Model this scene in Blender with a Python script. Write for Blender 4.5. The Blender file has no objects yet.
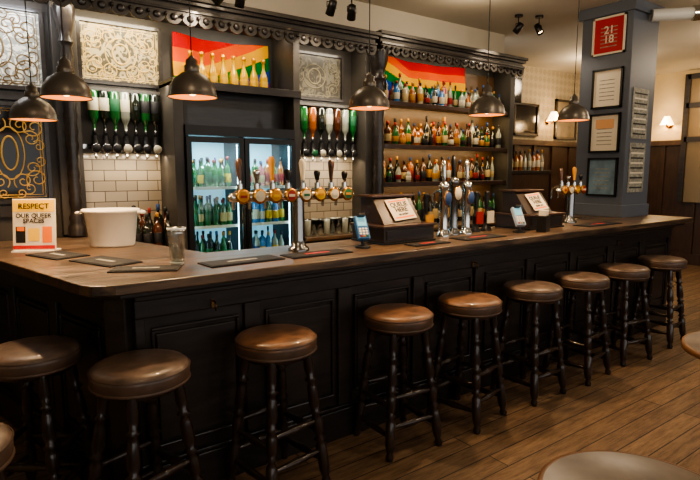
import bpy, math, random
from mathutils import Vector, Matrix
random.seed(7)
pi=math.pi
# ---------------------------------------------------------------- materials
MATS={}
def mat(name,col,rough=.5,metal=0,emit=0,ecol=None,var=0,scale=8,bump=0,coat=0,trans=0,stretch=None,ior=1.45,alpha=1,spec=.5):
    if name in MATS: return MATS[name]
    m=bpy.data.materials.new(name); m.use_nodes=True
    nt=m.node_tree; b=nt.nodes['Principled BSDF']
    b.inputs['Base Color'].default_value=(*col,1)
    b.inputs['Roughness'].default_value=rough
    b.inputs['Metallic'].default_value=metal
    b.inputs['Coat Weight'].default_value=coat
    b.inputs['Transmission Weight'].default_value=trans
    b.inputs['IOR'].default_value=ior
    b.inputs['Alpha'].default_value=alpha
    b.inputs['Specular IOR Level'].default_value=spec
    if emit:
        b.inputs['Emission Color'].default_value=(*(ecol or col),1)
        b.inputs['Emission Strength'].default_value=emit
    if var or bump:
        tc=nt.nodes.new('ShaderNodeTexCoord'); mp=nt.nodes.new('ShaderNodeMapping')
        if stretch: mp.inputs['Scale'].default_value=stretch
        nt.links.new(tc.outputs['Object'],mp.inputs['Vector'])
        n=nt.nodes.new('ShaderNodeTexNoise'); n.inputs['Scale'].default_value=scale
        n.inputs['Detail'].default_value=6
        nt.links.new(mp.outputs[0],n.inputs['Vector'])
        if var:
            r=nt.nodes.new('ShaderNodeValToRGB')
            r.color_ramp.elements[0].position=.3; r.color_ramp.elements[1].position=.7
            r.color_ramp.elements[0].color=(*[c*(1-var) for c in col],1)
            r.color_ramp.elements[1].color=(*[min(1,c*(1+var)) for c in col],1)
            nt.links.new(n.outputs['Fac'],r.inputs['Fac'])
            nt.links.new(r.outputs[0],b.inputs['Base Color'])
        if bump:
            bp=nt.nodes.new('ShaderNodeBump'); bp.inputs['Strength'].default_value=bump
            bp.inputs['Distance'].default_value=.01
            nt.links.new(n.outputs['Fac'],bp.inputs['Height'])
            nt.links.new(bp.outputs[0],b.inputs['Normal'])
    MATS[name]=m; return m
def s(r,g,b):
    f=lambda c:(c/255/12.92) if c/255<.04045 else ((c/255+.055)/1.055)**2.4
    return (f(r),f(g),f(b))
BLACKW=mat('black_stained_wood',s(40,35,33),.35,var=.4,scale=5,stretch=(1,1,6),bump=.15,coat=.25)
BACKW=mat('dark_painted_wood',s(64,60,55),.45,var=.3,scale=4,bump=.1)
DARKW=mat('dark_wainscot_wood',s(60,42,30),.4,var=.3,scale=5,stretch=(4,4,1),coat=.2)
WOOD=mat('dark_mahogany',s(62,42,32),.35,var=.35,scale=8,stretch=(1,5,5),coat=.3)
TILLW=mat('ebonised_till_wood',s(46,34,28),.35,var=.35,scale=8,coat=.3)
CHROME=mat('chrome',(.6,.6,.58),.16,1)
BRASS=mat('brass',s(190,140,70),.25,1)
DBRASS=mat('tarnished_brass',s(120,92,58),.4,1)
GOLD=mat('gold_paint',s(215,170,85),.4,.2)
COPPER=mat('copper_interior_glow',s(214,120,50),.45,.2,emit=1.5,ecol=(1,.36,.07))  # copper lining; emission imitates the bulb's light inside the shade
SHADE=mat('gunmetal_shade',s(112,106,98),.35,.6,var=.15)
BLACK=mat('black_plastic',s(18,18,20),.4)
RUBBER=mat('black_rubber_mat',s(22,22,24),.7,var=.2,scale=60,bump=.4)
WHITE=mat('white_plastic',s(225,218,204),.45)
PAPER=mat('white_paper',s(218,206,184),.7)
PAPERD=mat('grey_printed_paper',s(140,138,126),.7,var=.4,scale=40)
ORANGE=mat('orange_print',s(235,120,40),.6)
REDP=mat('red_print',s(176,36,40),.6)
BLUEP=mat('blue_print',s(60,120,190),.5)
INK=mat('black_ink',s(25,22,22),.7)
BULB=mat('bulb_glow',(1,.8,.5),.5,emit=9,ecol=(1,.66,.3))
LAMPG=mat('lamp_shade_glow',(1,.85,.6),.5,emit=6,ecol=(1,.7,.35))
LED=mat('led_strip',(1,1,1),.5,emit=14,ecol=(.6,.88,1))
SCREEN=mat('dark_screen',s(16,17,20),.12)
PILLAR=mat('bluegrey_pillar_paint',s(88,94,104),.5,var=.08,scale=2)
LEATHER1=mat('grey_brown_leather',s(98,82,72),.4,var=.45,scale=14,bump=.15,coat=.12)
LEATHER2=mat('tan_leather',s(116,84,62),.4,var=.45,scale=14,bump=.15,coat=.12)
SEATSIDE=mat('dark_leather_side',s(84,66,55),.45,var=.25,scale=12)
CARPAINT=mat('stool_black_wood',s(42,31,26),.28,var=.3,scale=10,coat=.4)
GLASSC=mat('clear_glass',(.95,.98,.98),.03,trans=1,ior=1.3)
CREAM=mat('cream_plaster',s(206,186,146),.8,var=.06,scale=3)
CEIL=mat('ceiling_paint',s(180,172,156),.85,var=.05,scale=2)
DUCT=mat('duct_white',s(205,205,200),.4)

def thinglass(name,tint,refl=.12,rough=.05):
    m=bpy.data.materials.new(name);m.use_nodes=True;nt=m.node_tree
    nt.nodes.clear();o=nt.nodes.new('ShaderNodeOutputMaterial');mx=nt.nodes.new('ShaderNodeMixShader')
    t=nt.nodes.new('ShaderNodeBsdfTransparent');g=nt.nodes.new('ShaderNodeBsdfGlossy')
    t.inputs[0].default_value=(*tint,1);g.inputs['Roughness'].default_value=rough
    mx.inputs[0].default_value=refl
    nt.links.new(t.outputs[0],mx.inputs[1]);nt.links.new(g.outputs[0],mx.inputs[2]);nt.links.new(mx.outputs[0],o.inputs[0])
    return m
PANE=thinglass('fridge_door_glass',(.85,.95,.97),.04)

def tex_floor():
    m=bpy.data.materials.new('worn_floorboards');m.use_nodes=True;nt=m.node_tree;b=nt.nodes['Principled BSDF']
    tc=nt.nodes.new('ShaderNodeTexCoord')
    br=nt.nodes.new('ShaderNodeTexBrick');br.offset=.37
    br.inputs['Scale'].default_value=1;br.inputs['Brick Width'].default_value=2.2;br.inputs['Row Height'].default_value=.125
    br.inputs['Mortar Size'].default_value=.0035;br.inputs['Color1'].default_value=(*s(142,116,90),1)
    br.inputs['Color2'].default_value=(*s(116,94,73),1);br.inputs['Mortar'].default_value=(*s(28,20,15),1);br.inputs['Bias'].default_value=0
    nt.links.new(tc.outputs['Object'],br.inputs['Vector'])
    mp=nt.nodes.new('ShaderNodeMapping');mp.inputs['Scale'].default_value=(1.2,10,1)
    n=nt.nodes.new('ShaderNodeTexNoise');n.inputs['Scale'].default_value=3.5;n.inputs['Detail'].default_value=9;n.inputs['Roughness'].default_value=.75
    nt.links.new(tc.outputs['Object'],mp.inputs[0]);nt.links.new(mp.outputs[0],n.inputs['Vector'])
    mx=nt.nodes.new('ShaderNodeMix');mx.data_type='RGBA';mx.blend_type='MULTIPLY';mx.inputs[0].default_value=.9
    r=nt.nodes.new('ShaderNodeValToRGB');r.color_ramp.elements[0].position=.38;r.color_ramp.elements[1].position=.62
    r.color_ramp.elements[0].color=(.36,.32,.28,1);r.color_ramp.elements[1].color=(1.0,.97,.93,1)
    nt.links.new(n.outputs['Fac'],r.inputs[0]);nt.links.new(br.outputs['Color'],mx.inputs[6]);nt.links.new(r.outputs[0],mx.inputs[7])
    nt.links.new(mx.outputs[2],b.inputs['Base Color']);b.inputs['Roughness'].default_value=.6
    bp=nt.nodes.new('ShaderNodeBump');bp.inputs['Strength'].default_value=.35;bp.inputs['Distance'].default_value=.01
    nt.links.new(mx.outputs[2],bp.inputs['Height']);nt.links.new(bp.outputs[0],b.inputs['Normal'])
    return m
def tex_tile():
    m=bpy.data.materials.new('white_metro_tiles');m.use_nodes=True;nt=m.node_tree;b=nt.nodes['Principled BSDF']
    tc=nt.nodes.new('ShaderNodeTexCoord');sx=nt.nodes.new('ShaderNodeSeparateXYZ');cb=nt.nodes.new('ShaderNodeCombineXYZ')
    nt.links.new(tc.outputs['Object'],sx.inputs[0]);nt.links.new(sx.outputs['X'],cb.inputs['X']);nt.links.new(sx.outputs['Z'],cb.inputs['Y'])
    br=nt.nodes.new('ShaderNodeTexBrick');br.offset=.5
    br.inputs['Scale'].default_value=1;br.inputs['Brick Width'].default_value=.15;br.inputs['Row Height'].default_value=.075
    br.inputs['Mortar Size'].default_value=.003;br.inputs['Color1'].default_value=(*s(168,154,132),1)
    br.inputs['Color2'].default_value=(*s(148,136,116),1);br.inputs['Mortar'].default_value=(*s(80,70,60),1)
    nt.links.new(cb.outputs[0],br.inputs['Vector']);nt.links.new(br.outputs['Color'],b.inputs['Base Color']);b.inputs['Roughness'].default_value=.15
    return m
def tex_wallpaper():
    m=bpy.data.materials.new('patterned_wallpaper');m.use_nodes=True;nt=m.node_tree;b=nt.nodes['Principled BSDF']
    tc=nt.nodes.new('ShaderNodeTexCoord');v=nt.nodes.new('ShaderNodeTexVoronoi');v.inputs['Scale'].default_value=9;v.inputs['Randomness'].default_value=0.0
    v.distance='MANHATTAN'
    nt.links.new(tc.outputs['Object'],v.inputs['Vector'])
    r=nt.nodes.new('ShaderNodeValToRGB');r.color_ramp.interpolation='CONSTANT'
    r.color_ramp.elements[0].color=(*s(92,82,64),1);r.color_ramp.elements[1].position=.28;r.color_ramp.elements[1].color=(*s(162,148,120),1)
    e=r.color_ramp.elements.new(.5);e.color=(*s(98,88,70),1);e2=r.color_ramp.elements.new(.58);e2.color=(*s(162,148,120),1)
    nt.links.new(v.outputs['Distance'],r.inputs[0]);nt.links.new(r.outputs[0],b.inputs['Base Color']);b.inputs['Roughness'].default_value=.7
    return m
def tex_counter():
    m=bpy.data.materials.new('varnished_counter_wood');m.use_nodes=True;nt=m.node_tree;b=nt.nodes['Principled BSDF']
    tc=nt.nodes.new('ShaderNodeTexCoord');mp=nt.nodes.new('ShaderNodeMapping');mp.inputs['Scale'].default_value=(.8,7,7)
    n=nt.nodes.new('ShaderNodeTexNoise');n.inputs['Scale'].default_value=3.5;n.inputs['Detail'].default_value=9;n.inputs['Roughness'].default_value=.7
    nt.links.new(tc.outputs['Object'],mp.inputs[0]);nt.links.new(mp.outputs[0],n.inputs['Vector'])
    r=nt.nodes.new('ShaderNodeValToRGB');r.color_ramp.elements[0].position=.4;r.color_ramp.elements[1].position=.66
    r.color_ramp.elements[0].color=(*s(44,34,27),1);r.color_ramp.elements[1].color=(*s(112,88,64),1)
    nt.links.new(n.outputs['Fac'],r.inputs[0]);nt.links.new(r.outputs[0],b.inputs['Base Color'])
    r2=nt.nodes.new('ShaderNodeMapRange');r2.inputs[1].default_value=.35;r2.inputs[2].default_value=.65;r2.inputs[3].default_value=.28;r2.inputs[4].default_value=.5
    nt.links.new(n.outputs['Fac'],r2.inputs[0]);nt.links.new(r2.outputs[0],b.inputs['Roughness'])
    b.inputs['Coat Weight'].default_value=.15;b.inputs['Coat Roughness'].default_value=.25
    return m
def tex_frost(name,c1,c2,sc,th):
    m=bpy.data.materials.new(name);m.use_nodes=True;nt=m.node_tree;b=nt.nodes['Principled BSDF']
    tc=nt.nodes.new('ShaderNodeTexCoord');n=nt.nodes.new('ShaderNodeTexNoise');n.inputs['Scale'].default_value=sc;n.inputs['Distortion'].default_value=2.0
    nt.links.new(tc.outputs['Object'],n.inputs['Vector'])
    r=nt.nodes.new('ShaderNodeValToRGB');r.color_ramp.elements[0].position=th;r.color_ramp.elements[1].position=th+.04
    r.color_ramp.elements[0].color=(*c1,1);r.color_ramp.elements[1].color=(*c2,1)
    nt.links.new(n.outputs['Fac'],r.inputs[0]);nt.links.new(r.outputs[0],b.inputs['Base Color']);b.inputs['Roughness'].default_value=.3
    return m
FLOOR=tex_floor();TILE=tex_tile();WALLP=tex_wallpaper();COUNTER=tex_counter()
FROSTW=tex_frost('etched_white_glass',s(150,152,144),s(226,224,208),16,.5)
FROST=tex_frost('etched_silvered_mirror',s(92,88,74),s(190,178,142),16,.48)
FROSTD=tex_frost('etched_grey_mirror',s(54,52,46),s(98,94,80),14,.5)
GLASSD=mat('black_backed_glass',s(22,22,22),.12)

# ---------------------------------------------------------------- mesh builder
class MB:
    def __init__(s_): s_.v=[];s_.f=[];s_.mi=[];s_.sm=[];s_.mats=[]
    def idx(s_,m):
        if m not in s_.mats: s_.mats.append(m)
        return s_.mats.index(m)
    def add(s_,vs,fs,m,sm=False,M=None):
        o=len(s_.v)
        for p in vs:
            p=Vector(p); s_.v.append(M@p if M else p)
        ml=m if isinstance(m,list) else [m]*len(fs)
        for f,mm in zip(fs,ml):
            s_.f.append([i+o for i in f]);s_.mi.append(s_.idx(mm));s_.sm.append(sm)
    def box(s_,x0,x1,y0,y1,z0,z1,m,M=None):
        vs=[(x,y,z) for z in (z0,z1) for y in (y0,y1) for x in (x0,x1)]
        fs=[(0,2,3,1),(4,5,7,6),(0,1,5,4),(2,6,7,3),(0,4,6,2),(1,3,7,5)]
        s_.add(vs,fs,m,False,M)
    def prism(s_,poly,z0,z1,m,M=None):
        n=len(poly);vs=[(x,y,z0) for x,y in poly]+[(x,y,z1) for x,y in poly]
        fs=[tuple(range(n-1,-1,-1)),tuple(range(n,2*n))]+[(i,(i+1)%n,n+(i+1)%n,n+i) for i in range(n)]
        s_.add(vs,fs,m,False,M)
    def lathe(s_,prof,m,n=14,M=None,seg=None,caps=True):
        vs=[];fs=[];ms=[]
        for r,z in prof:
            for k in range(n):
                a=2*pi*k/n; vs.append((r*math.cos(a),r*math.sin(a),z))
        for i in range(len(prof)-1):
            for k in range(n):
                k2=(k+1)%n
                fs.append((i*n+k,i*n+k2,(i+1)*n+k2,(i+1)*n+k)); ms.append(seg[i] if seg else m)
        s_.add(vs,fs,ms,True,M)
        if not caps: return
        for i in (0,len(prof)-1):
            if prof[i][0]>1e-3:
                s_.add([vs[j] for j in range(i*n,(i+1)*n)],[tuple(reversed(range(n))) if i==0 else tuple(range(n))],(seg[0] if i==0 else seg[-1]) if seg else m,False,M)
    def tube(s_,p0,p1,r,m,n=10,r1=None):
        p0=Vector(p0);p1=Vector(p1);d=p1-p0;L=d.length
        M=Matrix.Translation(p0)@d.to_track_quat('Z','Y').to_matrix().to_4x4()
        s_.lathe([(r,0),(r if r1 is None else r1,L)],m,n,M)
    def turned(s_,p0,p1,prof,m,n=12,seg=None):
        p0=Vector(p0);p1=Vector(p1);d=p1-p0;L=d.length
        M=Matrix.Translation(p0)@d.to_track_quat('Z','Y').to_matrix().to_4x4()
        s_.lathe([(r,t*L) for r,t in prof],m,n,M,seg)
    def sweep(s_,pts,r,m,n=6):
        pts=[Vector(p) for p in pts];vs=[];fs=[]
        up=None
        for i,p in enumerate(pts):
            t=(pts[min(i+1,len(pts)-1)]-pts[max(i-1,0)])
            t=t.normalized() if t.length>1e-7 else Vector((1,0,0))
            if up is None: up=t.orthogonal().normalized()
            up=(up-t*up.dot(t)).normalized();w=t.cross(up)
            for k in range(n):
                a=2*pi*k/n;vs.append(p+up*r*math.cos(a)+w*r*math.sin(a))
        for i in range(len(pts)-1):
            for k in range(n):
                fs.append((i*n+k,i*n+(k+1)%n,(i+1)*n+(k+1)%n,(i+1)*n+k))
        s_.add(vs,fs,m,True)
    def sphere(s_,c,r,m,sx=1,sy=1,sz=1,n=12):
        prof=[(max(r*math.sin(pi*i/8),1e-6),-r*math.cos(pi*i/8)) for i in range(9)]
        s_.lathe(prof,m,n,Matrix.Translation(Vector(c))@Matrix.Diagonal((sx,sy,sz,1)))
    def build(s_,name,loc=(0,0,0),rz=0,bevel=0,parent=None,solid=None):
        me=bpy.data.meshes.new(name)
        me.from_pydata([tuple(p) for p in s_.v],[],s_.f)
        for m in s_.mats: me.materials.append(m)
        me.polygons.foreach_set('material_index',s_.mi)
        me.polygons.foreach_set('use_smooth',s_.sm)
        me.update()
        o=bpy.data.objects.new(name,me);bpy.context.scene.collection.objects.link(o)
        o.location=loc;o.rotation_euler=(0,0,rz)
        if bevel:
            b=o.modifiers.new('bevel','BEVEL');b.width=bevel;b.segments=2;b.limit_method='ANGLE';b.angle_limit=math.radians(50)
        if parent: o.parent=parent
        return o
T=lambda x,y,z:Matrix.Translation((x,y,z))
RX=lambda a:Matrix.Rotation(a,4,'X');RY=lambda a:Matrix.Rotation(a,4,'Y');RZ=lambda a:Matrix.Rotation(a,4,'Z')
def inst(o,name,loc,rz=0,mats=None):
    n=o.copy();n.name=name;n.location=loc;n.rotation_euler=(0,0,rz)
    bpy.context.scene.collection.objects.link(n);return n
def text(txt,size,m,M,parent,name='lettering'):
    cu=bpy.data.curves.new(name,'FONT');cu.body=txt;cu.size=size;cu.align_x='CENTER';cu.align_y='CENTER';cu.extrude=.0006
    cu.materials.append(m);cu.space_line=.85;cu.offset=size*.012
    o=bpy.data.objects.new(name,cu);bpy.context.scene.collection.objects.link(o)
    o.parent=parent;o.matrix_local=M;return o

# ---------------------------------------------------------------- room shell
CH=3.05
def simple(name,x0,x1,y0,y1,z0,z1,m,bev=0):
    b=MB();b.box(x0,x1,y0,y1,z0,z1,m);return b.build(name,bevel=bev)
simple('floor',-2.6,9.7,-3,5.4,-.1,0,FLOOR)
simple('ceiling',-2.6,9.7,-3,5.4,CH,CH+.1,CEIL)
b=MB();b.box(-2.6,5.3,4.202,4.35,0,2.7,BACKW);b.box(-2.6,5.3,4.202,4.35,2.7,CH,CEIL);b.build('wall_back')
b=MB();b.box(-1.2,.58,4.15,4.2,1.2,1.27,BLACKW);b.box(-1.2,.58,4.16,4.2,1.95,2.0,BLACKW);b.build('trim_1')
b=MB();b.box(5.3,9.7,5.2,5.35,1.94,CH,WALLP);b.box(5.3,9.7,5.2,5.35,0,1.94,DARKW)
for i in range(9): 
    x=5.4+i*.48;b.box(x,x+.06,5.17,5.2,.1,1.9,DARKW)
b.box(5.3,9.7,5.15,5.2,1.88,1.96,DARKW);b.build('wall_rear_room')
b=MB();b.box(9.5,9.65,-3,5.2,0,1.95,DARKW);b.box(9.5,9.65,-3,5.2,1.95,CH,CREAM)
b.box(9.44,9.5,-3,5.2,1.9,1.98,DARKW);b.box(9.46,9.5,-3,5.2,0,.18,DARKW)
for i in range(16):
    y=-2.8+i*.5;b.box(9.47,9.5,y,y+.07,.18,1.9,DARKW)
b.build('wall_right')
simple('wall_left',-2.75,-2.6,-3,4.35,0,CH,CREAM)
b=MB();b.box(-2.6,9.65,-3.15,-3,0,.7,DARKW);b.box(-2.6,9.65,-3.15,-3,2.8,CH,CREAM)
for x in (-2.6,-.6,1.6,3.8,6.0,8.2,9.4): b.box(x,x+.2,-3.15,-3,.7,2.8,DARKW)
b.build('wall_front')
b=MB()
for y in (3.15,3.5,3.9): b.box(9.38,9.43,y-.04,y+.04,1.0,2.98,BLACKW)
for z in (1.98,2.5,2.94): b.box(9.38,9.43,3.15,3.9,z-.04,z+.04,BLACKW)
b.box(9.41,9.43,3.15,3.9,1.0,2.94,mat('dull_mirror',s(130,112,84),.3,.5))
b.build('framed_wall_mirror')

# ---------------------------------------------------------------- bar counter
bar=MB()
top=[(.50,2.24),(5.72,2.24),(5.75,2.27),(5.75,3.16),(4.95,3.16),(4.95,2.86),(1.12,2.86),(.82,4.10),(-.03,4.10),(.385,2.34),(.42,2.27)]
body=[(.60,2.40),(5.62,2.40),(5.62,3.12),(5.0,3.12),(5.0,2.80),(1.16,2.80),(.85,4.09),(.12,4.09),(.52,2.48)]
bar.prism(body,0,.995,BLACKW)
bar.prism(top,1.005,1.05,COUNTER)
und=[(.53,2.30),(5.70,2.30),(5.70,3.14),(4.97,3.14),(4.97,2.83),(1.14,2.83),(.83,4.10),(.03,4.10),(.44,2.38)]
bar.prism(und,.975,1.005,BLACKW)
def panel_run(P0,P1,nout,n):
    P0=Vector(P0);P1=Vector(P1);d=(P1-P0);L=d.length;u=d/L
    ang=math.atan2(u.y,u.x)
    M=T(P0.x,P0.y,0)@RZ(ang)
    bar.box(0,L,-.03,0,0,.17,BLACKW,M);bar.box(0,L,-.022,0,.17,.19,BLACKW,M)
    bar.box(0,L,-.022,0,.86,.975,BLACKW,M)
    bar.box(0,L,-.035,0,.94,.965,BLACKW,M)
    w=L/n
    for i in range(n+1):
        x=i*w;hw=.045
        bar.box(max(0,x-hw),min(L,x+hw),-.02,0,.19,.86,BLACKW,M)
    for i in range(n):
        a=i*w+.09;c=(i+1)*w-.09
        bar.box(a,c,-.012,0,.28,.78,BLACKW,M)
        for (x0,x1,z0,z1) in ((a-.02,c+.02,.25,.265),(a-.02,c+.02,.795,.81),(a-.02,a-.005,.265,.795),(c+.005,c+.02,.265,.795)):
            bar.box(x0,x1,-.018,0,z0,z1,BLACKW,M)
panel_run((.60,2.40),(5.62,2.40),-1,9)
panel_run((.12,4.09),(.52,2.48),-1,3)
bar.box(-.05,.05,-.05,.02,0,.99,BLACKW,T(.56,2.44,0)@RZ(math.radians(-45)))
barO=bar.build('bar_counter',bevel=.006)
b=MB()
for x in (.95,2.75,4.6):
    b.box(x-.006,x+.006,2.372,2.38,.865,.905,DBRASS)
    b.sweep([(x,2.372,.90),(x,2.345,.90),(x,2.33,.88),(x,2.335,.86),(x,2.345,.87)],.0035,DBRASS)
b.build('bag_hooks',parent=barO)

# ---------------------------------------------------------------- bar stools
def make_stool(leather):
    b=MB()
    H=.745
    b.lathe([(.0001,H-.085),(.165,H-.085),(.182,H-.078),(.188,H-.06),(.190,H-.03),(.186,H-.014),(.174,H-.003),(.14,H+.003),(.0001,H+.007)],leather,40,
            seg=[SEATSIDE]*4+[leather]*4)
    b.lathe([(.187,H-.022),(.1925,H-.018),(.187,H-.014)],SEATSIDE,40,caps=False)
    b.lathe([(.187,H-.076),(.192,H-.070),(.187,H-.064)],SEATSIDE,40,caps=False)
    b.lathe([(.13,H-.105),(.155,H-.10),(.155,H-.085)],CARPAINT,28)
    prof=[(.018,0),(.023,.03),(.015,.06),(.023,.09),(.026,.13),(.026,.3),(.015,.33),(.029,.35),(.015,.37),(.024,.40),(.026,.5),(.017,.53),(.031,.55),(.017,.57),(.027,.62),(.022,.75),(.015,.78),(.029,.80),(.015,.82),(.023,.88),(.02,1)]
    tp=.1;bt=.165
    L=[]
    for sx in (-1,1):
        for sy in (-1,1):
            L.append(((sx*bt,sy*bt,0),(sx*tp,sy*tp,H-.09)))
            b.turned(L[-1][0],L[-1][1],prof,CARPAINT,14)
    def at(l,z):
        p=Vector(l[0]);q=Vector(l[1]);return p+(q-p)*(z/q.z)
    sp=[(.010,0),(.013,.15),(.018,.45),(.021,.5),(.018,.55),(.013,.85),(.010,1)]
    for (i,j,zs) in ((0,1,(.12,.27)),(2,3,(.12,.27)),(0,2,(.17,.32)),(1,3,(.17,.32))):
        for z in zs: b.turned(at(L[i],z),at(L[j],z),sp,CARPAINT,10)
    return b
st1=make_stool(LEATHER1);st2=make_stool(LEATHER2)
s1=st1.build('bar_stool',(.56,2.17,0),.3)
inst(s1,'bar_stool',(.24,2.64,0),.9)
inst(s1,'bar_stool',(-.09,1.83,0),.5)
s2=st2.build('bar_stool',(1.18,2.19,0),.15)
inst(s2,'bar_stool',(1.92,2.17,0),-.1)
inst(s2,'bar_stool',(2.47,2.15,0),.2)
inst(s1,'bar_stool',(3.09,2.15,0),0)
inst(s1,'bar_stool',(3.66,2.14,0),.1)
inst(s1,'bar_stool',(4.28,2.15,0),-.15)
inst(s1,'bar_stool',(4.98,2.17,0),.1)

# ---------------------------------------------------------------- pub tables
def table(r,loc):
    b=MB();H=.72
    tm=mat('grey_table_top',s(132,120,108),.3,var=.3,scale=6)
    rim=mat('table_rim_wood',s(126,92,66),.4)
    b.lathe([(.0001,H-.035),(r-.02,H-.035),(r,H-.03),(r,H-.004),(r-.012,H),(r-.013,H-.001),(.0001,H-.001)],tm,56,seg=[CARPAINT,WOOD,rim,rim,rim,tm])
    b.lathe([(.2,0),(.2,.02),(.06,.05),(.035,.09),(.03,.3),(.045,.35),(.03,.4),(.03,.6),(.09,H-.035)],CARPAINT,24)
    return b.build('round_pub_table',loc)
table(.24,(1.28,.56,0));table(.30,(2.82,.79,0))

# ---------------------------------------------------------------- pendants
def pendant():
    b=MB()
    R=.115
    out=[(R+.004,0),(R,.004),(R*.98,.03),(R*.9,.06),(R*.7,.092),(R*.42,.115),(R*.3,.122)]
    b.lathe(out,SHADE,32,caps=False)
    b.lathe([(R*.3,.118),(R*.4,.11),(R*.68,.088),(R*.88,.057),(R*.96,.03),(R*.985,.003)],COPPER,32,caps=False)
    b.lathe([(R*.3,.12),(.036,.125),(.036,.15),(.028,.155),(.028,.175),(.012,.19),(.006,.2)],SHADE,20)
    b.lathe([(R+.002,0),(R+.006,.003),(R+.002,.008)],SHADE,32,caps=False)
    b.sphere((0,0,.035),.026,BULB)
    b.tube((0,0,.06),(0,0,.125),.018,BRASS)
    b.tube((0,0,.195),(0,0,CH-1.86-.02),.003,BLACK,6)
    return b
pp=pendant()
PL=[(.50,3.03,1.85),(.40,3.45,1.77),(.99,2.64,1.85),(1.95,2.47,1.845),(2.86,2.39,1.855),(3.87,2.4,1.875)]
p0=None
def light(kind,name,loc,en,col,**k):
    l=bpy.data.lights.new(name,kind);l.energy=en;l.color=col
    for a,v in k.items(): setattr(l,a,v)
    o=bpy.data.objects.new(name,l);bpy.context.scene.collection.objects.link(o);o.location=loc;return o
rose=MB();rose.lathe([(.05,-.03),(.05,-.005),(.0001,0)],SHADE,16)
for p in PL:
    if p0 is None: p0=pp.build('pendant_lamp',p);o=p0
    else: o=inst(p0,'pendant_lamp',p)
    rs=rose.build('ceiling_rose',(0,0,CH-p[2]),parent=o)
    rd=MB();rd.tube((0,0,CH-1.86-.03),(0,0,CH-p[2]-.005),.003,BLACK,6);rd.build('cord',parent=o)
    light('SPOT','pendant_light',(p[0],p[1],p[2]+.006),42,(1,.66,.36),shadow_soft_size=.03,spot_size=math.radians(150),spot_blend=.6)

# ---------------------------------------------------------------- back bar furniture
b=MB()
for x0,x1 in ((.92,1.33),(2.33,5.2)):
    b.box(x0,x1,3.8,4.2,0,.92,BACKW);b.box(x0,x1,3.77,4.2,.92,.95,COUNTER)
    n=max(1,int((x1-x0)/.5));w=(x1-x0)/n
    for i in range(n): b.box(x0+i*w+.03,x0+(i+1)*w-.03,3.785,3.8,.1,.86,BLACKW)
b.box(.76,1.30,4.185,4.2,.95,1.62,TILE);b.box(2.33,3.12,4.185,4.2,.95,1.62,TILE)
def column(x,y,z0,z1,r,m=BLACKW):
    prof=[(r*1.4,0),(r*1.4,.04),(r,.06),(r*1.2,.08),(r*.9,.1)]
    k=22
    for i in range(k):
        t=.12+.7*i/k
        prof.append((r*(1.05 if i%2 else .85),t))
    prof+=[(r*.8,.83),(r*1.2,.85),(r*.9,.87),(r*1.1,.9),(r*1.5,.95),(r*1.6,1)]
    b.turned((x,y,z0),(x,y,z1),prof,m,14)
b.box(.61,.76,4.11,4.2,1.06,2.6,BACKW);column(.685,4.06,1.06,2.55,.042)
b.box(1.30,1.37,3.85,4.2,0,2.14,BACKW);b.box(2.27,2.33,3.85,4.2,0,2.6,BACKW)
b.box(3.10,3.32,3.98,4.2,.95,2.6,BACKW);column(3.21,3.93,.96,2.56,.055)
b.box(5.12,5.2,3.95,4.2,.95,2.62,BACKW)
b.box(1.30,2.33,3.84,4.2,2.09,2.12,BACKW);b.box(1.30,2.33,3.83,3.845,2.07,2.13,BLACKW)
b.box(1.37,2.27,4.0,4.2,1.83,2.09,BLACKW)
b.box(.76,1.30,4.12,4.2,2.04,2.07,BACKW);b.box(2.33,3.10,4.12,4.2,2.06,2.09,BACKW)
for z in (2.14,1.74,1.38):
    b.box(3.32,5.12,3.98,4.2,z-.025,z,BACKW);b.box(3.32,5.12,3.97,3.98,z-.035,z+.008,WOOD)
b.box(3.32,5.12,4.185,4.199,.95,2.55,mat('dark_back_panel',s(84,60,36),.4,var=.2))
backbar=b.build('back_bar_cabinet',bevel=.004)
b=MB()
def cornice(x0,x1,yf,dz,sc=.115):
    b.box(x0,x1,yf+.02,4.2,2.62+dz,2.70+dz,BACKW)
    b.box(x0-.03,x1+.03,yf-.03,4.2,2.70+dz,2.73+dz,BACKW)
    b.box(x0-.015,x1+.015,yf-.01,4.2,2.675+dz,2.70+dz,BLACKW)
    n=int(round((x1-x0)/sc));w=(x1-x0)/n
    M=T(x0,yf,dz)
    for i in range(n):
        k=8;poly=[(i*w,2.63),(i*w,2.585)]
        for j in range(k+1):
            a=pi*j/k;poly.append((i*w+w/2-w*.5*math.cos(a),2.585-.055*math.sin(a)))
        poly.append(((i+1)*w,2.63))
        b.prism([(x,z) for x,z in poly],-.02,0,BACKW,M@RX(pi/2))
        b.sphere(M@Vector((i*w,-.012,2.59)),.014,BLACKW,n=8)
        b.lathe([(.026,0),(.02,.012),(.0001,.016)],BLACKW,10,M@T(i*w+w/2,-.0,2.58)@RX(pi/2))
    b.box(x0,x1,yf-.012,yf+.02,2.62+dz,2.64+dz,BLACKW)
cornice(.35,3.12,3.85,-.035)
cornice(3.2,5.25,3.88,0)
b.build('carved_canopy_cornice',bevel=.002)
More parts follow.
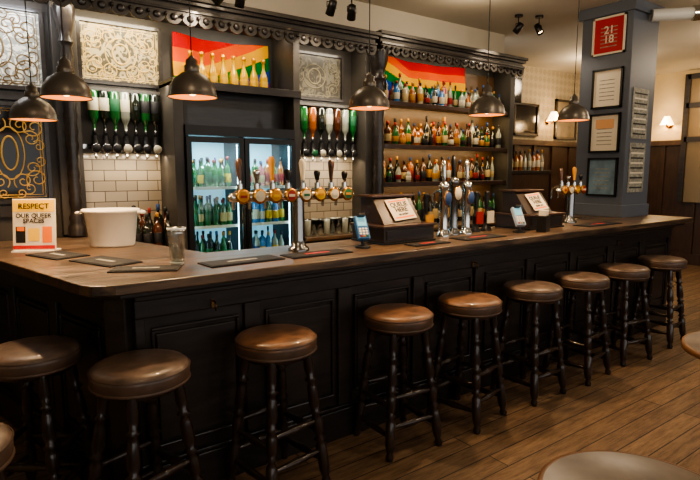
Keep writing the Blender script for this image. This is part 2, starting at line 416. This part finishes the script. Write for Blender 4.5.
# ---------------------------------------------------------------- etched mirrors
def spiral(mb,cx,cz,r,turn,sgn,y,m,th=.005,a0=0):
    pts=[]
    for i in range(26):
        t=i/25;a=a0+sgn*turn*2*pi*t;rr=r*(1-t*.85)
        pts.append((cx+rr*math.cos(a),y,cz+rr*math.sin(a)))
    mb.sweep(pts,th,m,5)
def mirror(name,x0,x1,z0,z1,y,glass,ink,frame,dense=False):
    b=MB();b.box(x0,x1,y,y+.02,z0,z1,glass)
    fw=.025
    for a in ((x0-fw,x1+fw,z0-fw,z0),(x0-fw,x1+fw,z1,z1+fw),(x0-fw,x0,z0,z1),(x1,x1+fw,z0,z1)):
        b.box(a[0],a[1],y-.02,y+.02,a[2],a[3],frame)
    cx=(x0+x1)/2;cz=(z0+z1)/2;w=x1-x0;h=z1-z0;yy=y-.001
    el=[(cx+w*.2*math.cos(2*pi*i/30),yy,cz+h*.28*math.sin(2*pi*i/30)) for i in range(31)]
    b.sweep(el,.004,ink,5)
    el=[(cx+w*.11*math.cos(2*pi*i/30),yy,cz+h*.18*math.sin(2*pi*i/30)) for i in range(31)]
    b.sweep(el,.006,ink,5)
    for sx in (-1,1):
        for sz in (-1,1):
            a0=math.atan2(sz,-sx)
            spiral(b,cx+sx*w*.36,cz+sz*h*.28,min(w,h)*.17,1.4,sx*sz,yy,ink,.004,a0)
            spiral(b,cx+sx*w*.24,cz+sz*h*.38,min(w,h)*.10,1.2,-sx*sz,yy,ink,.0035,a0)
            spiral(b,cx+sx*w*.41,cz+sz*h*.08,min(w,h)*.10,1.2,-sx*sz,yy,ink,.0035,a0)
            if dense:
                spiral(b,cx+sx*w*.16,cz+sz*h*.30,min(w,h)*.14,1.5,sx*sz,yy,ink,.004,a0)
                spiral(b,cx+sx*w*.30,cz+sz*h*.16,min(w,h)*.13,1.5,-sx*sz,yy,ink,.004,a0)
                spiral(b,cx+sx*w*.12,cz+sz*h*.43,min(w,h)*.08,1.3,-sx*sz,yy,ink,.0035,a0)
    for m in (.015,.03) if dense else (.02,):
        b.sweep([(x0+m,yy,z0+m),(x1-m,yy,z0+m),(x1-m,yy,z1-m),(x0+m,yy,z1-m),(x0+m,yy,z0+m)],.003,ink,5)
    return b.build(name)
DINK=mat('etched_ink',s(110,88,50),.5)
PGOLD=mat('pale_gold_etch',s(226,196,120),.5)
mirror('etched_mirror',.79,1.31,2.12,2.50,4.16,FROST,PGOLD,BLACKW,True)
mirror('etched_mirror',2.38,2.95,2.14,2.50,4.16,FROSTD,mat('pale_etch',s(130,122,98),.5),BLACKW)
mirror('etched_glass_panel',.02,.55,2.04,2.51,4.175,FROSTW,DINK,BLACKW,True)
mirror('etched_glass_panel',-.58,-.03,2.04,2.51,4.175,FROSTW,DINK,BLACKW)
mirror('gilded_glass_panel',.13,.54,1.31,1.91,4.175,GLASSD,GOLD,BLACKW,True)
mirror('gilded_glass_panel',-.35,.06,1.31,1.91,4.175,GLASSD,GOLD,BLACKW,True)

# ---------------------------------------------------------------- flags
FC=[mat('flag_'+n,s(*c),.9,spec=.1) for n,c in (('red',(190,12,16)),('orange',(220,80,6)),('yellow',(220,160,8)),('green',(8,104,42)),('blue',(14,60,150)),('purple',(80,25,110)))]
def flag(x0,x1,z0,z1,y,fn):
    b=MB();nx,nz=70,90;vs=[];fs=[];ms=[]
    for j in range(nz+1):
        for i in range(nx+1):
            u=i/nx;v=j/nz
            vs.append((x0+(x1-x0)*u,y+.012*math.sin(u*17+v*3)+.008*math.sin(u*7),z0+(z1-z0)*v-.03*math.sin(u*pi)*(v)))
    for j in range(nz):
        for i in range(nx):
            a=j*(nx+1)+i;fs.append((a,a+1,a+nx+2,a+nx+1))
            t=fn((i+.5)/nx,(j+.5)/nz);ms.append(FC[max(0,min(5,int(t*6)))])
    b.add(vs,fs,ms,True);return b.build('rainbow_flag')
flag(1.42,2.22,2.13,2.52,4.155,lambda u,v:(1-v)*.62+max(0,u-.3)*.5)
flag(3.45,4.62,2.2,2.60,4.165,lambda u,v:(1-v)*.8+max(0,.3-u)*.9)

# ---------------------------------------------------------------- bottles
BG=[mat('bottle_'+n,s(*c),.08,coat=.5,spec=.8) for n,c in (('green',(22,84,36)),('brown',(66,32,14)),('clear',(136,140,128)),('dark',(20,26,20)),('amber',(140,74,20)),('blue',(50,110,170)),('pink',(150,70,70)),('pale',(170,156,122)))]
LB=[mat('label_'+n,s(*c),.6) for n,c in (('white',(190,182,160)),('cream',(180,156,108)),('red',(130,24,20)),('black',(25,25,28)),('gold',(170,120,40)),('blue',(32,60,105)),('green',(24,90,55)),('yellow',(195,155,40)))]
def bottle(mb,x,y,z,h,r,g,l,c,kind=0,M=None):
    if kind==0: prof=[(r*.9,0),(r,.01),(r,.16*h),(r*1.02,.165*h),(r*1.02,.45*h),(r,.455*h),(r,.58*h),(r*.75,.66*h),(r*.36,.74*h),(r*.3,.88*h),(r*.38,.885*h),(r*.38,.99*h),(.0001,h)]
    elif kind==1: prof=[(r*1.05,0),(r*1.1,.01),(r*1.1,.16*h),(r*1.12,.165*h),(r*1.12,.5*h),(r*1.1,.505*h),(r*1.1,.66*h),(r*.9,.72*h),(r*.36,.77*h),(r*.33,.85*h),(r*.45,.855*h),(r*.45,.98*h),(.0001,h)]
    else: prof=[(r*.75,0),(r*.8,.01),(r*.85,.16*h),(r*.88,.165*h),(r*.95,.4*h),(r*.94,.405*h),(r*.9,.52*h),(r*.6,.65*h),(r*.35,.72*h),(r*.28,.86*h),(r*.36,.865*h),(r*.36,.99*h),(.0001,h)]
    seg=[g,g,g,l,g,g,g,g,g,c,c,c]
    mb.lathe(prof,g,10,(M or T(x,y,z)),seg)
def row(mb,x0,x1,y,z,n,hr=(.24,.3),r=.034,gs=None,ls=None,rows=1,gap=0):
    for k in range(rows):
        for i in range(n):
            if random.random()<gap: continue
            x=x0+(x1-x0)*(i+.5)/n+random.uniform(-.008,.008)
            bottle(mb,x,y-k*.09,z,random.uniform(*hr),r*random.uniform(.8,1.12),random.choice(gs or BG),random.choice(ls or LB),random.choice(LB[2:6]+[LB[3]]),random.choice((0,0,1,2)))
b=MB()
cl=[BG[2],BG[7],BG[2],BG[4],BG[0],BG[5],BG[2],BG[6],BG[3]]
DK=[BG[1],BG[4],BG[3],BG[0],BG[2],BG[4],BG[1],BG[3]]
LL=[LB[0],LB[1],LB[1],LB[3],LB[4],LB[2],LB[3],LB[0],LB[4]]
row(b,3.4,5.05,4.105,2.14,19,(.2,.30),.033,cl,LL);row(b,3.36,5.08,4.03,2.14,17,(.15,.24),.03,cl,LL,1,.15)
row(b,3.36,5.08,4.12,1.74,20,(.22,.32),.033,DK,LL);row(b,3.36,5.08,4.03,1.74,18,(.16,.27),.032,DK,LL,1,.12)
row(b,3.36,5.08,4.1,1.38,19,(.22,.31),.033,DK,LL);row(b,3.36,5.08,4.02,1.38,14,(.14,.24),.03,DK,LL,1,.2)
row(b,3.36,5.08,4.08,.95,22,(.26,.34),.036,[BG[3],BG[1],BG[0],BG[3]],LL)
b.build('spirit_bottles')
b=MB();gl=[mat('gold_foil',s(205,145,40),.3,.5),mat('prosecco_yellow',s(190,150,24),.2,coat=.3)]
for i in range(8):
    x=1.50+i*.085
    b.lathe([(.032,0),(.034,.01),(.034,.1),(.026,.13),(.012,.17),(.011,.22),(.016,.225),(.016,.25),(.0001,.255)],gl[0],12,T(x,4.02,2.12),[gl[1]]*5+[gl[0]]*3)
    b.lathe([(.0345,.03),(.0352,.035),(.0352,.075),(.0345,.08)],LB[7],12,T(x,4.02,2.12),caps=False)
b.build('prosecco_bottles')
b=MB();row(b,1.03,1.29,4.02,.95,5,(.27,.31),.036,[BG[3],BG[3],BG[1]],[LB[3],LB[2]]);row(b,1.0,1.28,3.9,.95,4,(.24,.28),.034,[BG[3],BG[1]],[LB[3]])
b.build('pourer_bottles')
b=MB()
for i in range(11):
    for k in range(2):
        x=2.42+i*.065;y=3.9+k*.09
        b.lathe([(.0001,0),(.024,0),(.024,.006),(.026,.02),(.031,.13),(.029,.13),(.022,.012)],GLASSC if (i+k)%3 else BG[2],10,T(x,y,.95),caps=False)
b.build('drinking_glasses')
def optics(x0,x1,n,zb,cols):
    b=MB();b.box(x0-.03,x1+.03,4.165,4.185,zb+.02,zb+.05,CHROME);b.box(x0-.03,x1+.03,4.165,4.185,zb+.36,zb+.38,CHROME)
    for i in range(n):
        x=x0+(x1-x0)*(i+.5)/n;y=4.09
        g=cols[i%len(cols)]
        bottle(b,x,y,0,.3,.034,g,random.choice([g,LB[6],LB[3],LB[0]]),LB[3],0,T(x,y,zb+.41)@RX(pi))
        b.lathe([(.018,0),(.028,.01),(.03,.05),(.022,.06),(.022,.11)],BLACK,12,T(x,y,zb+.0))
        b.lathe([(.006,-.05),(.01,-.03),(.01,0)],CHROME,8,T(x,y,zb))
        b.lathe([(.03,0),(.033,.004),(.03,.01),(.0001,.011)],BLACK,18,T(x,y-.028,zb+.02)@RX(pi/2),[CHROME,CHROME,random.choice([LB[0],LB[3],LB[6],LB[3]])])
        b.box(x-.008,x+.008,y,4.17,zb+.03,zb+.045,BLACK);b.box(x-.006,x+.006,y,4.17,zb+.36,zb+.37,CHROME)
    return b.build('spirit_optics_rack')
optics(.80,1.28,7,1.63,[BG[0],BG[3],BG[0],BG[2],BG[3]])
optics(2.38,3.08,8,1.63,[BG[2],BG[0],BG[4],BG[3],BG[2],BG[1]])

# ---------------------------------------------------------------- fridge
b=MB()
X0,X1,Y0,Y1,Z1=1.375,2.265,3.83,4.19,1.82
FI=mat('fridge_interior_glow',s(150,190,200),.4,emit=.7,ecol=(.35,.72,.9))  # back panel emission stands in for cabinet light falling on it
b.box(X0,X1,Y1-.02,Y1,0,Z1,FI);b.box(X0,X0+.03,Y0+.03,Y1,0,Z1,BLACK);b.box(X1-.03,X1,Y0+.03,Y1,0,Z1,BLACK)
b.box(X0,X1,Y0,Y1,Z1-.07,Z1,BLACK);b.box(X0,X1,Y0,Y1,0,.12,BLACK);xm=(X0+X1)/2;b.box(xm-.015,xm+.015,Y0+.03,Y1,.12,Z1-.07,BLACK)
for (a,c) in ((X0,xm-.004),(xm+.004,X1)):
    f=.038
    b.box(a,a+f,Y0-.01,Y0+.03,.12,Z1-.08,BLACK);b.box(c-f,c,Y0-.01,Y0+.03,.12,Z1-.08,BLACK)
    b.box(a+f,c-f,Y0-.01,Y0+.03,.12,.17,BLACK);b.box(a+f,c-f,Y0-.01,Y0+.03,Z1-.12,Z1-.08,BLACK)
    b.box(a+f,c-f,Y0+.006,Y0+.01,.17,Z1-.12,PANE)
    b.box(c-f+.005,c-.008,Y0-.03,Y0-.01,.9,1.25,CHROME) if a==X0 else b.box(a+.008,a+f-.005,Y0-.03,Y0-.01,.9,1.25,CHROME)
    SZ=(.5,.80,1.08,1.37)
    for z in SZ:
        b.box(a+.03,c-.03,Y0+.05,Y1-.02,z-.006,z,WHITE)
        b.box(a+.03,c-.03,Y0+.045,Y0+.05,z-.012,z+.01,WHITE)
    b.box(a+.03,a+.036,Y0+.032,Y0+.045,.2,Z1-.13,LED);b.box(c-.036,c-.03,Y0+.032,Y0+.045,.2,Z1-.13,LED)
    for zi,z in enumerate(SZ):
        if a==X0: gs=[[BG[0]],[BG[0],BG[3]],[BG[0]],[BG[1],BG[0],BG[0]]][zi]; ls=[[LB[0],LB[6]],[LB[6],LB[2]],[LB[6],LB[6],LB[1]],[LB[6],LB[7],LB[6]]][zi]
        else: gs=[[BG[5]],[BG[5],BG[2]],[BG[0],BG[5]],[BG[0],BG[7],BG[6],BG[4]]][zi];ls=[[LB[5],LB[0]],[LB[5],LB[7]],[LB[0],LB[7],LB[6]],[LB[0],LB[2],LB[1]]][zi]
        row(b,a+.05,c-.05,Y0+.11,z,6,(.2,.24),.028,gs,ls);row(b,a+.05,c-.05,Y0+.22,z,6,(.2,.24),.028,gs,ls)
b.build('bottle_fridge')
light('AREA','fridge_light',(xm,Y0+.07,Z1-.1),16,(.7,.92,1),shape='RECTANGLE',size=.7,size_y=.05)

# ---------------------------------------------------------------- beer taps
DCH=mat('dark_chrome',(.25,.25,.25),.2,1)
def tbar(x0,x1,n,y,z,tall=.15,posts=(.18,.82)):
    b=MB();r=.026
    M=T(x0,y,z)@RY(pi/2)
    L=x1-x0
    b.lathe([(.0001,-.02),(r*.7,-.015),(r,0),(r,L),(r*.7,L+.015),(.0001,L+.02)],CHROME,18,M)
    for t in posts:
        x=x0+L*t
        b.lathe([(.06,1.05-z),(.06,1.065-z),(.042,1.08-z),(.036,1.12-z),(.034,-.01)],DCH,18,T(x,y,z))
    hc=[WOOD,BLACK,WOOD,CHROME,LB[0],BLACK,LB[4],BLACK]
    bc=[LB[4],LB[0],LB[4],LB[2],LB[0],LB[7],LB[0],LB[6]]
    for i in range(n):
        x=x0+L*(i+.5)/n
        b.lathe([(.036,0),(.041,.006),(.036,.013),(.028,.014),(.0001,.015)],CHROME,22,T(x,y-r-.002,z+.005)@RX(pi/2),[CHROME,BRASS,BRASS,bc[i%8]])
        b.box(x-.018,x+.018,y-r-.019,y-r-.016,z-.002,z+.012,bc[(i+3)%8])
        b.lathe([(.02,0),(.016,.03),(.016,.05)],CHROME,12,T(x,y,z+.02))
        b.sweep([(x,y+.01,z+.03),(x,y+.05,z+.03),(x,y+.085,z+.01),(x,y+.09,z-.07)],.009,CHROME,8)
        h=tall*(1.0 if i%2==0 else .5)*random.uniform(.9,1.1);m=hc[(i*3)%8]
        b.lathe([(.007,0),(.010,.02),(.011,.3*h),(.018,.7*h),(.019,.85*h),(.013,.97*h),(.0001,h)],m,12,T(x,y,z+.065)@RX(random.uniform(-.12,.05)),[CHROME]+[m]*5)
    return b.build('beer_tap_font')
tbar(1.17,1.93,8,2.62,1.36,.15,(.52,))
tbar(4.12,4.50,4,2.66,1.33,.13,(.5,))
def tower(x,y,c,h=0):
    b=MB()
    b.lathe([(.05,0),(.05,.012),(.036,.03),(.03,.06),(.03,.32+h),(.036,.33+h),(.036,.35+h),(.026,.37+h),(.0001,.38+h)],DCH if h else CHROME,20)
    b.lathe([(.033,0),(.038,.006),(.033,.013),(.0001,.015)],CHROME,22,T(0,-.03,.26+h)@RX(pi/2)@Matrix.Diagonal((1,1.35,1,1)),[CHROME,BRASS,c])
    b.sweep([(0,.02,.31),(0,.06,.31),(0,.09,.29),(0,.095,.2)],.010,CHROME,8)
    b.lathe([(.008,0),(.014,.03),(.017,.08),(.02,.13),(.012,.16),(.0001,.165)],BLACK if h else CHROME,12,T(0,0,.36+h)@RX(-.06))
    b.build('ale_tap_tower',(x,y,1.05))
tower(2.72,2.62,LB[5]);tower(2.84,2.64,LB[0],.03);tower(2.95,2.62,LB[5])
def pump(x,y,m,c):
    b=MB()
    b.lathe([(.04,0),(.04,.015),(.024,.03),(.02,.1),(.028,.11),(.016,.13),(.012,.16)],BLACK,16)
    b.lathe([(.011,.15),(.016,.2),(.02,.25),(.018,.28),(.022,.29),(.0001,.30)],m,14)
    b.box(-.035,.035,-.045,-.035,.06,.15,c);b.box(-.01,.01,-.04,0,.09,.11,BLACK)
    b.build('ale_hand_pump',(x,y,1.05))
pump(2.61,2.68,BLACK,LB[4]);pump(3.12,2.68,BLACK,LB[2]);pump(3.24,2.68,BLACK,LB[0])

# ---------------------------------------------------------------- wooden till boxes with signs
def till(loc,w,sign):
    b=MB()
    b.box(-w/2,w/2,-.17,.16,0,.012,BLACK)
    b.box(-w/2+.01,w/2-.01,-.16,.16,.012,.10,TILLW)
    b.box(-w/2+.03,w/2-.03,-.166,-.16,.03,.085,BLACKW)
    b.box(-w/2-.005,w/2+.005,-.175,.165,.10,.115,WOOD)
    prof=[(-.10,.115),(.14,.115),(.14,.28),(.02,.28)]
    vs=[(-w*.36,y,z) for y,z in prof]+[(w*.36,y,z) for y,z in prof]
    b.add(vs,[(0,1,2,3),(7,6,5,4),(0,4,5,1),(1,5,6,2),(2,6,7,3),(3,7,4,0)],TILLW)
    b.box(-w*.4,w*.4,.0,.16,.28,.295,WOOD)
    o=b.build('wooden_cash_register',loc,bevel=.004)
    ang=math.atan2(.165,.12)
    M=T(0,-.105,.125)@RX(ang-.02)@T(.03,.02,0)@RZ(.08)
    p=MB();p.box(-.095,.095,0,.155,0,.003,PAPER,M);p.box(-.08,.08,.012,.024,.003,.0035,ORANGE,M);p.box(-.08,.08,.135,.146,.003,.0035,ORANGE,M)
    so=p.build('paper_sign',parent=o)
    text('QUEUE\nHERE',.046,INK,M@T(0,.092,.0045),so)
    text(sign,.024,INK,M@T(0,.04,.0045),so)
    return o
till((2.30,2.66,1.05),.44,'to order')
t2=till((3.74,2.66,1.05),.46,'thank you')

# ---------------------------------------------------------------- card machines
def cardm(loc,rz,c):
    b=MB()
    b.lathe([(.045,0),(.045,.01),(.012,.02),(.012,.07)],BLACK,18)
    M=T(0,0,.06)@RX(math.radians(55))
    b.box(-.036,.036,-.02,.13,0,.03,c,M);b.box(-.028,.028,.06,.118,.03,.033,mat('lcd',s(120,180,200),.2,emit=.5),M)
    for i in range(3):
        for j in range(4): b.box(-.026+i*.019,-.012+i*.019,-.012+j*.016,-.001+j*.016,.03,.034,WHITE if j else LB[2+i*2],M)
    b.box(-.02,.02,.118,.13,.0,.06,BLACK,M)
    return b.build('card_payment_terminal',loc,rz,bevel=.003)
cardm((1.93,2.50,1.05),-.3,mat('blue_terminal',s(50,100,150),.35))
cardm((3.33,2.45,1.05),-.4,mat('grey_terminal',s(150,165,185),.35))

# ---------------------------------------------------------------- counter items
b=MB()
PG=thinglass('pint_glass_clear',(.80,.84,.84),.34,.12)
b.lathe([(.0001,.001),(.028,0),(.031,.004),(.041,.15),(.044,.178),(.0425,.178),(.0395,.15),(.028,.016),(.0001,.016)],PG,24)
b.lathe([(.0435,.17),(.0448,.174),(.0445,.179),(.0425,.179)],mat('glass_rim',(.8,.82,.82),.1),24,caps=False)
b.lathe([(.0001,.002),(.029,.002),(.03,.014),(.0001,.014)],mat('glass_base',(.55,.58,.58),.1),24)
b.build('pint_glass',(.86,2.57,1.05))
b=MB();ms=WHITE
b.lathe([(.0001,0),(.12,0),(.128,.01),(.150,.2),(.165,.205),(.167,.215),(.161,.222),(.147,.215),(.125,.015),(.0001,.012)],ms,36,Matrix.Diagonal((1,.75,1,1)))
for sx in (-1,1): b.sweep([(sx*.16,-.04,.205),(sx*.185,-.03,.20),(sx*.19,0,.2),(sx*.185,.03,.2),(sx*.16,.04,.205)],.009,ms,8)
b.build('ice_bucket',(.77,3.46,1.05),-.5)
b=MB();b.box(-.11,.11,-.004,.0,.01,.29,PAPER,RX(-.12));b.box(-.11,.11,-.03,.08,0,.008,WHITE);b.box(-.114,.114,.0,.004,.0,.295,WHITE,RX(-.12))
Rm=RX(-.12)
YEL=mat('yellow_print',s(235,190,60),.6)
b.box(-.095,-.045,-.006,-.004,.05,.14,INK,Rm);b.box(-.09,-.05,-.0065,-.006,.115,.138,ORANGE,Rm)
b.box(-.03,.03,-.006,-.004,.06,.13,YEL,Rm);b.box(.045,.095,-.006,-.004,.05,.14,ORANGE,Rm)
b.box(-.11,.11,-.006,-.004,.015,.035,REDP,Rm);b.box(-.11,.11,-.0055,-.004,.222,.288,YEL,Rm)
so=b.build('tabletop_poster_stand',(.36,3.46,1.05),math.radians(-30))
text('RESPECT',.042,INK,Rm@T(0,-.007,.252)@RX(pi/2),so)
text('OUR QUEER\nSPACES',.034,INK,Rm@T(0,-.007,.185)@RX(pi/2),so)
def barmat(x,y,rz,w=.42,d=.16):
    b=MB();b.box(-w/2,w/2,-d/2,d/2,0,.006,RUBBER);b.box(-w/2+.01,w/2-.01,-d/2+.01,d/2-.01,.006,.008,RUBBER)
    b.box(-w*.2,w*.2,-.012,.012,.008,.0085,REDP if random.random()<.4 else PAPERD)
    b.build('rubber_bar_mat',(x,y,1.05),rz)
barmat(.60,2.86,-1.2,.34,.18);barmat(.44,3.22,-1.2,.30,.18);barmat(.70,2.53,-.5,.3,.14)
barmat(1.15,2.47,0.05,.4,.16);barmat(1.58,2.45,0,.38,.14);barmat(2.35,2.39,0,.3,.1);barmat(2.85,2.42,0,.4,.16);barmat(4.35,2.42,0,.5,.15)
b=MB();b.box(0,.1,0,.07,0,.12,BLACK);b.box(.01,.09,.01,.06,.12,.16,PAPER);b.build('napkin_holder',(3.48,2.33,1.05),.3,bevel=.003)

# ---------------------------------------------------------------- pillar + frames
b=MB();px0,px1,py0,py1=5.15,5.64,2.64,3.14
b.box(px0,px1,py0,py1,1.05,CH,PILLAR);b.box(px0-.015,px1+.015,py0-.015,py1+.015,1.05,1.17,PILLAR)
b.box(px0-.03,px1+.03,py0-.03,py1+.03,CH-.1,CH,PILLAR)
b.build('pillar',bevel=.006)
def frameX(y0,y1,z0,z1,pm,name,fr=BLACK,extra=None):
    x=px0;b=MB();f=.018
    b.box(x-.012,x-.001,y0,y1,z0,z1,pm)
    for a in ((y0,y1,z0,z0+f),(y0,y1,z1-f,z1),(y0,y0+f,z0,z1),(y1-f,y1,z0,z1)): b.box(x-.022,x-.001,a[0],a[1],a[2],a[3],fr)
    w=y1-y0;h=z1-z0
    for k in range(6):
        zz=z0+h*(.2+.1*k);b.box(x-.0128,x-.012,y0+w*.25,y1-w*.25,zz,zz+.008,PAPERD)
    if extra: b.box(x-.0135,x-.012,y0+w*.2,y1-w*.2,z0+h*.62,z0+h*.85,extra)
    return b.build(name)
fp=frameX(2.70,3.02,2.59,2.94,REDP,'framed_poster',PAPER)
text('21\n18',.10,PAPER,T(px0-.014,2.86,2.77)@RZ(-pi/2)@RX(pi/2),fp)
frameX(2.70,3.0,2.09,2.46,PAPER,'framed_certificate',BLACK)
frameX(2.70,3.0,1.67,2.04,PAPER,'framed_certificate',BLACK,mat('peach_print',s(215,160,110),.6))
frameX(2.70,3.0,1.25,1.62,mat('blue_grey_print',s(110,135,150),.6,var=.3,scale=9),'framed_certificate',BLACK)
def paperY(x0,x1,z0,z1,name):
    b=MB();y=py0;b.box(x0,x1,y-.006,y-.001,z0,z1,PAPERD)
    for k in range(9):
        zz=z0+(z1-z0)*(.08+.1*k);b.box(x0+.03,x1-.03,y-.0068,y-.006,zz,zz+.014,PAPER if k%2 else INK)
    b.build(name)
paperY(5.22,5.52,1.80,2.27,'paper_notice');paperY(5.22,5.52,1.29,1.76,'paper_notice')
b=MB();b.tube((5.4,2.60,2.93),(6.5,1.3,2.93),.055,DUCT,20);b.tube((5.62,2.34,2.93),(5.68,2.27,2.93),.068,CHROME,20)
b.build('ceiling_pipe')

# ---------------------------------------------------------------- tv, pics, sconces at the rear
b=MB();b.box(6.0,6.6,4.9,4.94,2.42,2.80,BLACK);b.box(6.02,6.58,4.895,4.9,2.44,2.78,SCREEN);b.box(6.25,6.35,4.94,5.19,2.58,2.66,BLACK);b.build('wall_tv')
def picY(x0,x1,z0,z1,m,name):
    b=MB();y=5.2;f=.035
    b.box(x0,x1,y-.02,y-.001,z0,z1,m)
    for a in ((x0,x1,z0,z0+f),(x0,x1,z1-f,z1),(x0,x0+f,z0,z1),(x1-f,x1,z0,z1)): b.box(a[0],a[1],y-.04,y-.001,a[2],a[3],BLACKW)
    b.build(name)
picY(6.8,7.4,2.02,2.5,SCREEN,'dark_framed_picture')
picY(7.85,8.45,2.0,2.62,mat('old_print',s(130,115,90),.5,var=.4,scale=6),'framed_picture')
def sconce(loc,rz):
    b=MB()
    b.lathe([(.05,0),(.05,.01),(.02,.02)],BRASS,16,RX(pi/2))
    b.sweep([(0,-.01,0),(0,-.06,-.04),(0,-.11,-.03),(0,-.12,.02)],.008,BRASS,8)
    b.lathe([(.10,0),(.085,.03),(.05,.11),(.04,.13)],LAMPG,20,T(0,-.12,.01),caps=False)
    b.build('wall_sconce',loc,rz)
    v=Vector((0,-.2,.05));v.rotate(Matrix.Rotation(rz,3,'Z'))
    light('POINT','sconce_light',Vector(loc)+v,18,(1,.66,.34),shadow_soft_size=.06)
sconce((7.66,5.2,2.26),0);sconce((9.5,4.17,2.22),-pi/2);sconce((9.38,3.5,2.3),-pi/2)
b=MB();b.box(5.9,7.4,4.95,5.13,0,1.45,DARKW);b.box(5.85,7.45,4.93,5.13,1.45,1.5,BLACKW)
b.build('rear_sideboard',bevel=.005)
b=MB();row(b,5.95,7.4,5.05,1.5,14,(.26,.32),.036,[BG[4],BG[2],BG[1]],[LB[0],LB[1]]);b.build('wine_bottles')

# ---------------------------------------------------------------- spotlights
def spot(p,target,en=60):
    p=Vector(p);d=(Vector(target)-p).normalized()
    b=MB();b.tube((0,0,.0),(0,0,CH-p.z-.015),.006,BLACK,8);b.lathe([(.04,CH-p.z-.02),(.04,CH-p.z)],BLACK,16)
    M=d.to_track_quat('Z','Y').to_matrix().to_4x4()
    b.lathe([(.0001,-.06),(.028,-.055),(.032,-.02),(.034,.05),(.03,.05),(.028,.03),(.0001,.025)],BLACK,18,M,[BLACK]*5+[BULB])
    b.sweep([(-.04,0,0),(-.04,0,.04),(0,0,.05),(.04,0,.04),(.04,0,0)],.004,BLACK,6)
    b.build('track_spotlight',p)
    l=light('SPOT','spot_light',p+d*.07,en,(1,.82,.6),spot_size=math.radians(75),spot_blend=.7,shadow_soft_size=.03)
    l.rotation_euler=d.to_track_quat('-Z','Y').to_euler()
spot((1.57,3.62,2.66),(1.2,4.2,2.1),18);spot((1.72,3.62,2.67),(1.8,4.2,1.6),18);spot((2.4,3.5,2.70),(2.5,4.2,1.9),28);spot((2.55,3.45,2.68),(3.0,4.2,1.8),22)
spot((4.75,3.6,2.92),(4.4,4.2,2.0),35);spot((4.95,3.5,2.92),(4.9,2.3,1.0),30)

# ---------------------------------------------------------------- lights
def area(name,loc,en,col,sx,sy,rot):
    o=light('AREA',name,loc,en,col,shape='RECTANGLE',size=sx,size_y=sy);o.rotation_euler=rot;return o
area('tile_strip',(1.05,4.05,1.60),2.4,(1,.8,.55),.5,.03,(.3,0,0))
area('tile_strip',(2.72,4.05,1.60),3,(1,.8,.55),.7,.03,(.3,0,0))
area('optic_strip',(1.05,3.95,2.1),3,(1,.88,.7),.5,.03,(.4,0,0))
area('optic_strip',(2.72,3.95,2.12),4,(1,.88,.7),.7,.03,(.4,0,0))
area('canopy_strip',(1.0,3.92,2.56),8,(1,.82,.55),.7,.04,(.5,0,0))
area('canopy_strip',(.2,3.92,2.56),7,(.95,.95,1),.7,.04,(.5,0,0))
area('canopy_strip',(1.9,3.92,2.56),2.2,(1,.88,.7),.7,.04,(.5,0,0))
area('canopy_strip',(2.7,3.92,2.56),3,(1,.85,.65),.7,.04,(.5,0,0))
area('canopy_strip',(4.2,3.93,2.6),4.5,(1,.85,.6),1.7,.04,(.4,0,0))
area('shelf_strip',(4.2,3.99,2.1),8,(1,.72,.36),1.7,.03,(.4,0,0))
area('shelf_strip',(4.2,3.99,1.70),5,(1,.72,.36),1.7,.03,(.4,0,0))
area('shelf_strip',(4.2,3.99,1.34),3,(1,.72,.36),1.7,.03,(.4,0,0))
for x,y,e in ((.2,.9,24),(2.6,.9,24),(4.8,.9,30),(7.3,2.2,45),(7.3,4.2,32),(1.8,3.3,12),(3.8,3.3,14)):
    light('POINT','ceiling_fill',(x,y,2.8),e,(1,.78,.54),shadow_soft_size=.12)  # unseen fill points added below the ceiling, without fittings
w=bpy.data.worlds.new('world');bpy.context.scene.world=w;w.use_nodes=True
w.node_tree.nodes['Background'].inputs[0].default_value=(1,.97,.93,1);w.node_tree.nodes['Background'].inputs[1].default_value=1.9
try: bpy.context.scene.view_settings.look='AgX - Medium High Contrast'
except Exception: pass

cam=bpy.data.cameras.new('camera');co=bpy.data.objects.new('camera',cam);bpy.context.scene.collection.objects.link(co)
cam.sensor_width=36;cam.lens=27.98;co.location=(0,0,1.5);co.rotation_euler=(math.radians(82.7),0,math.radians(-36.3));cam.clip_start=.05
bpy.context.scene.camera=co
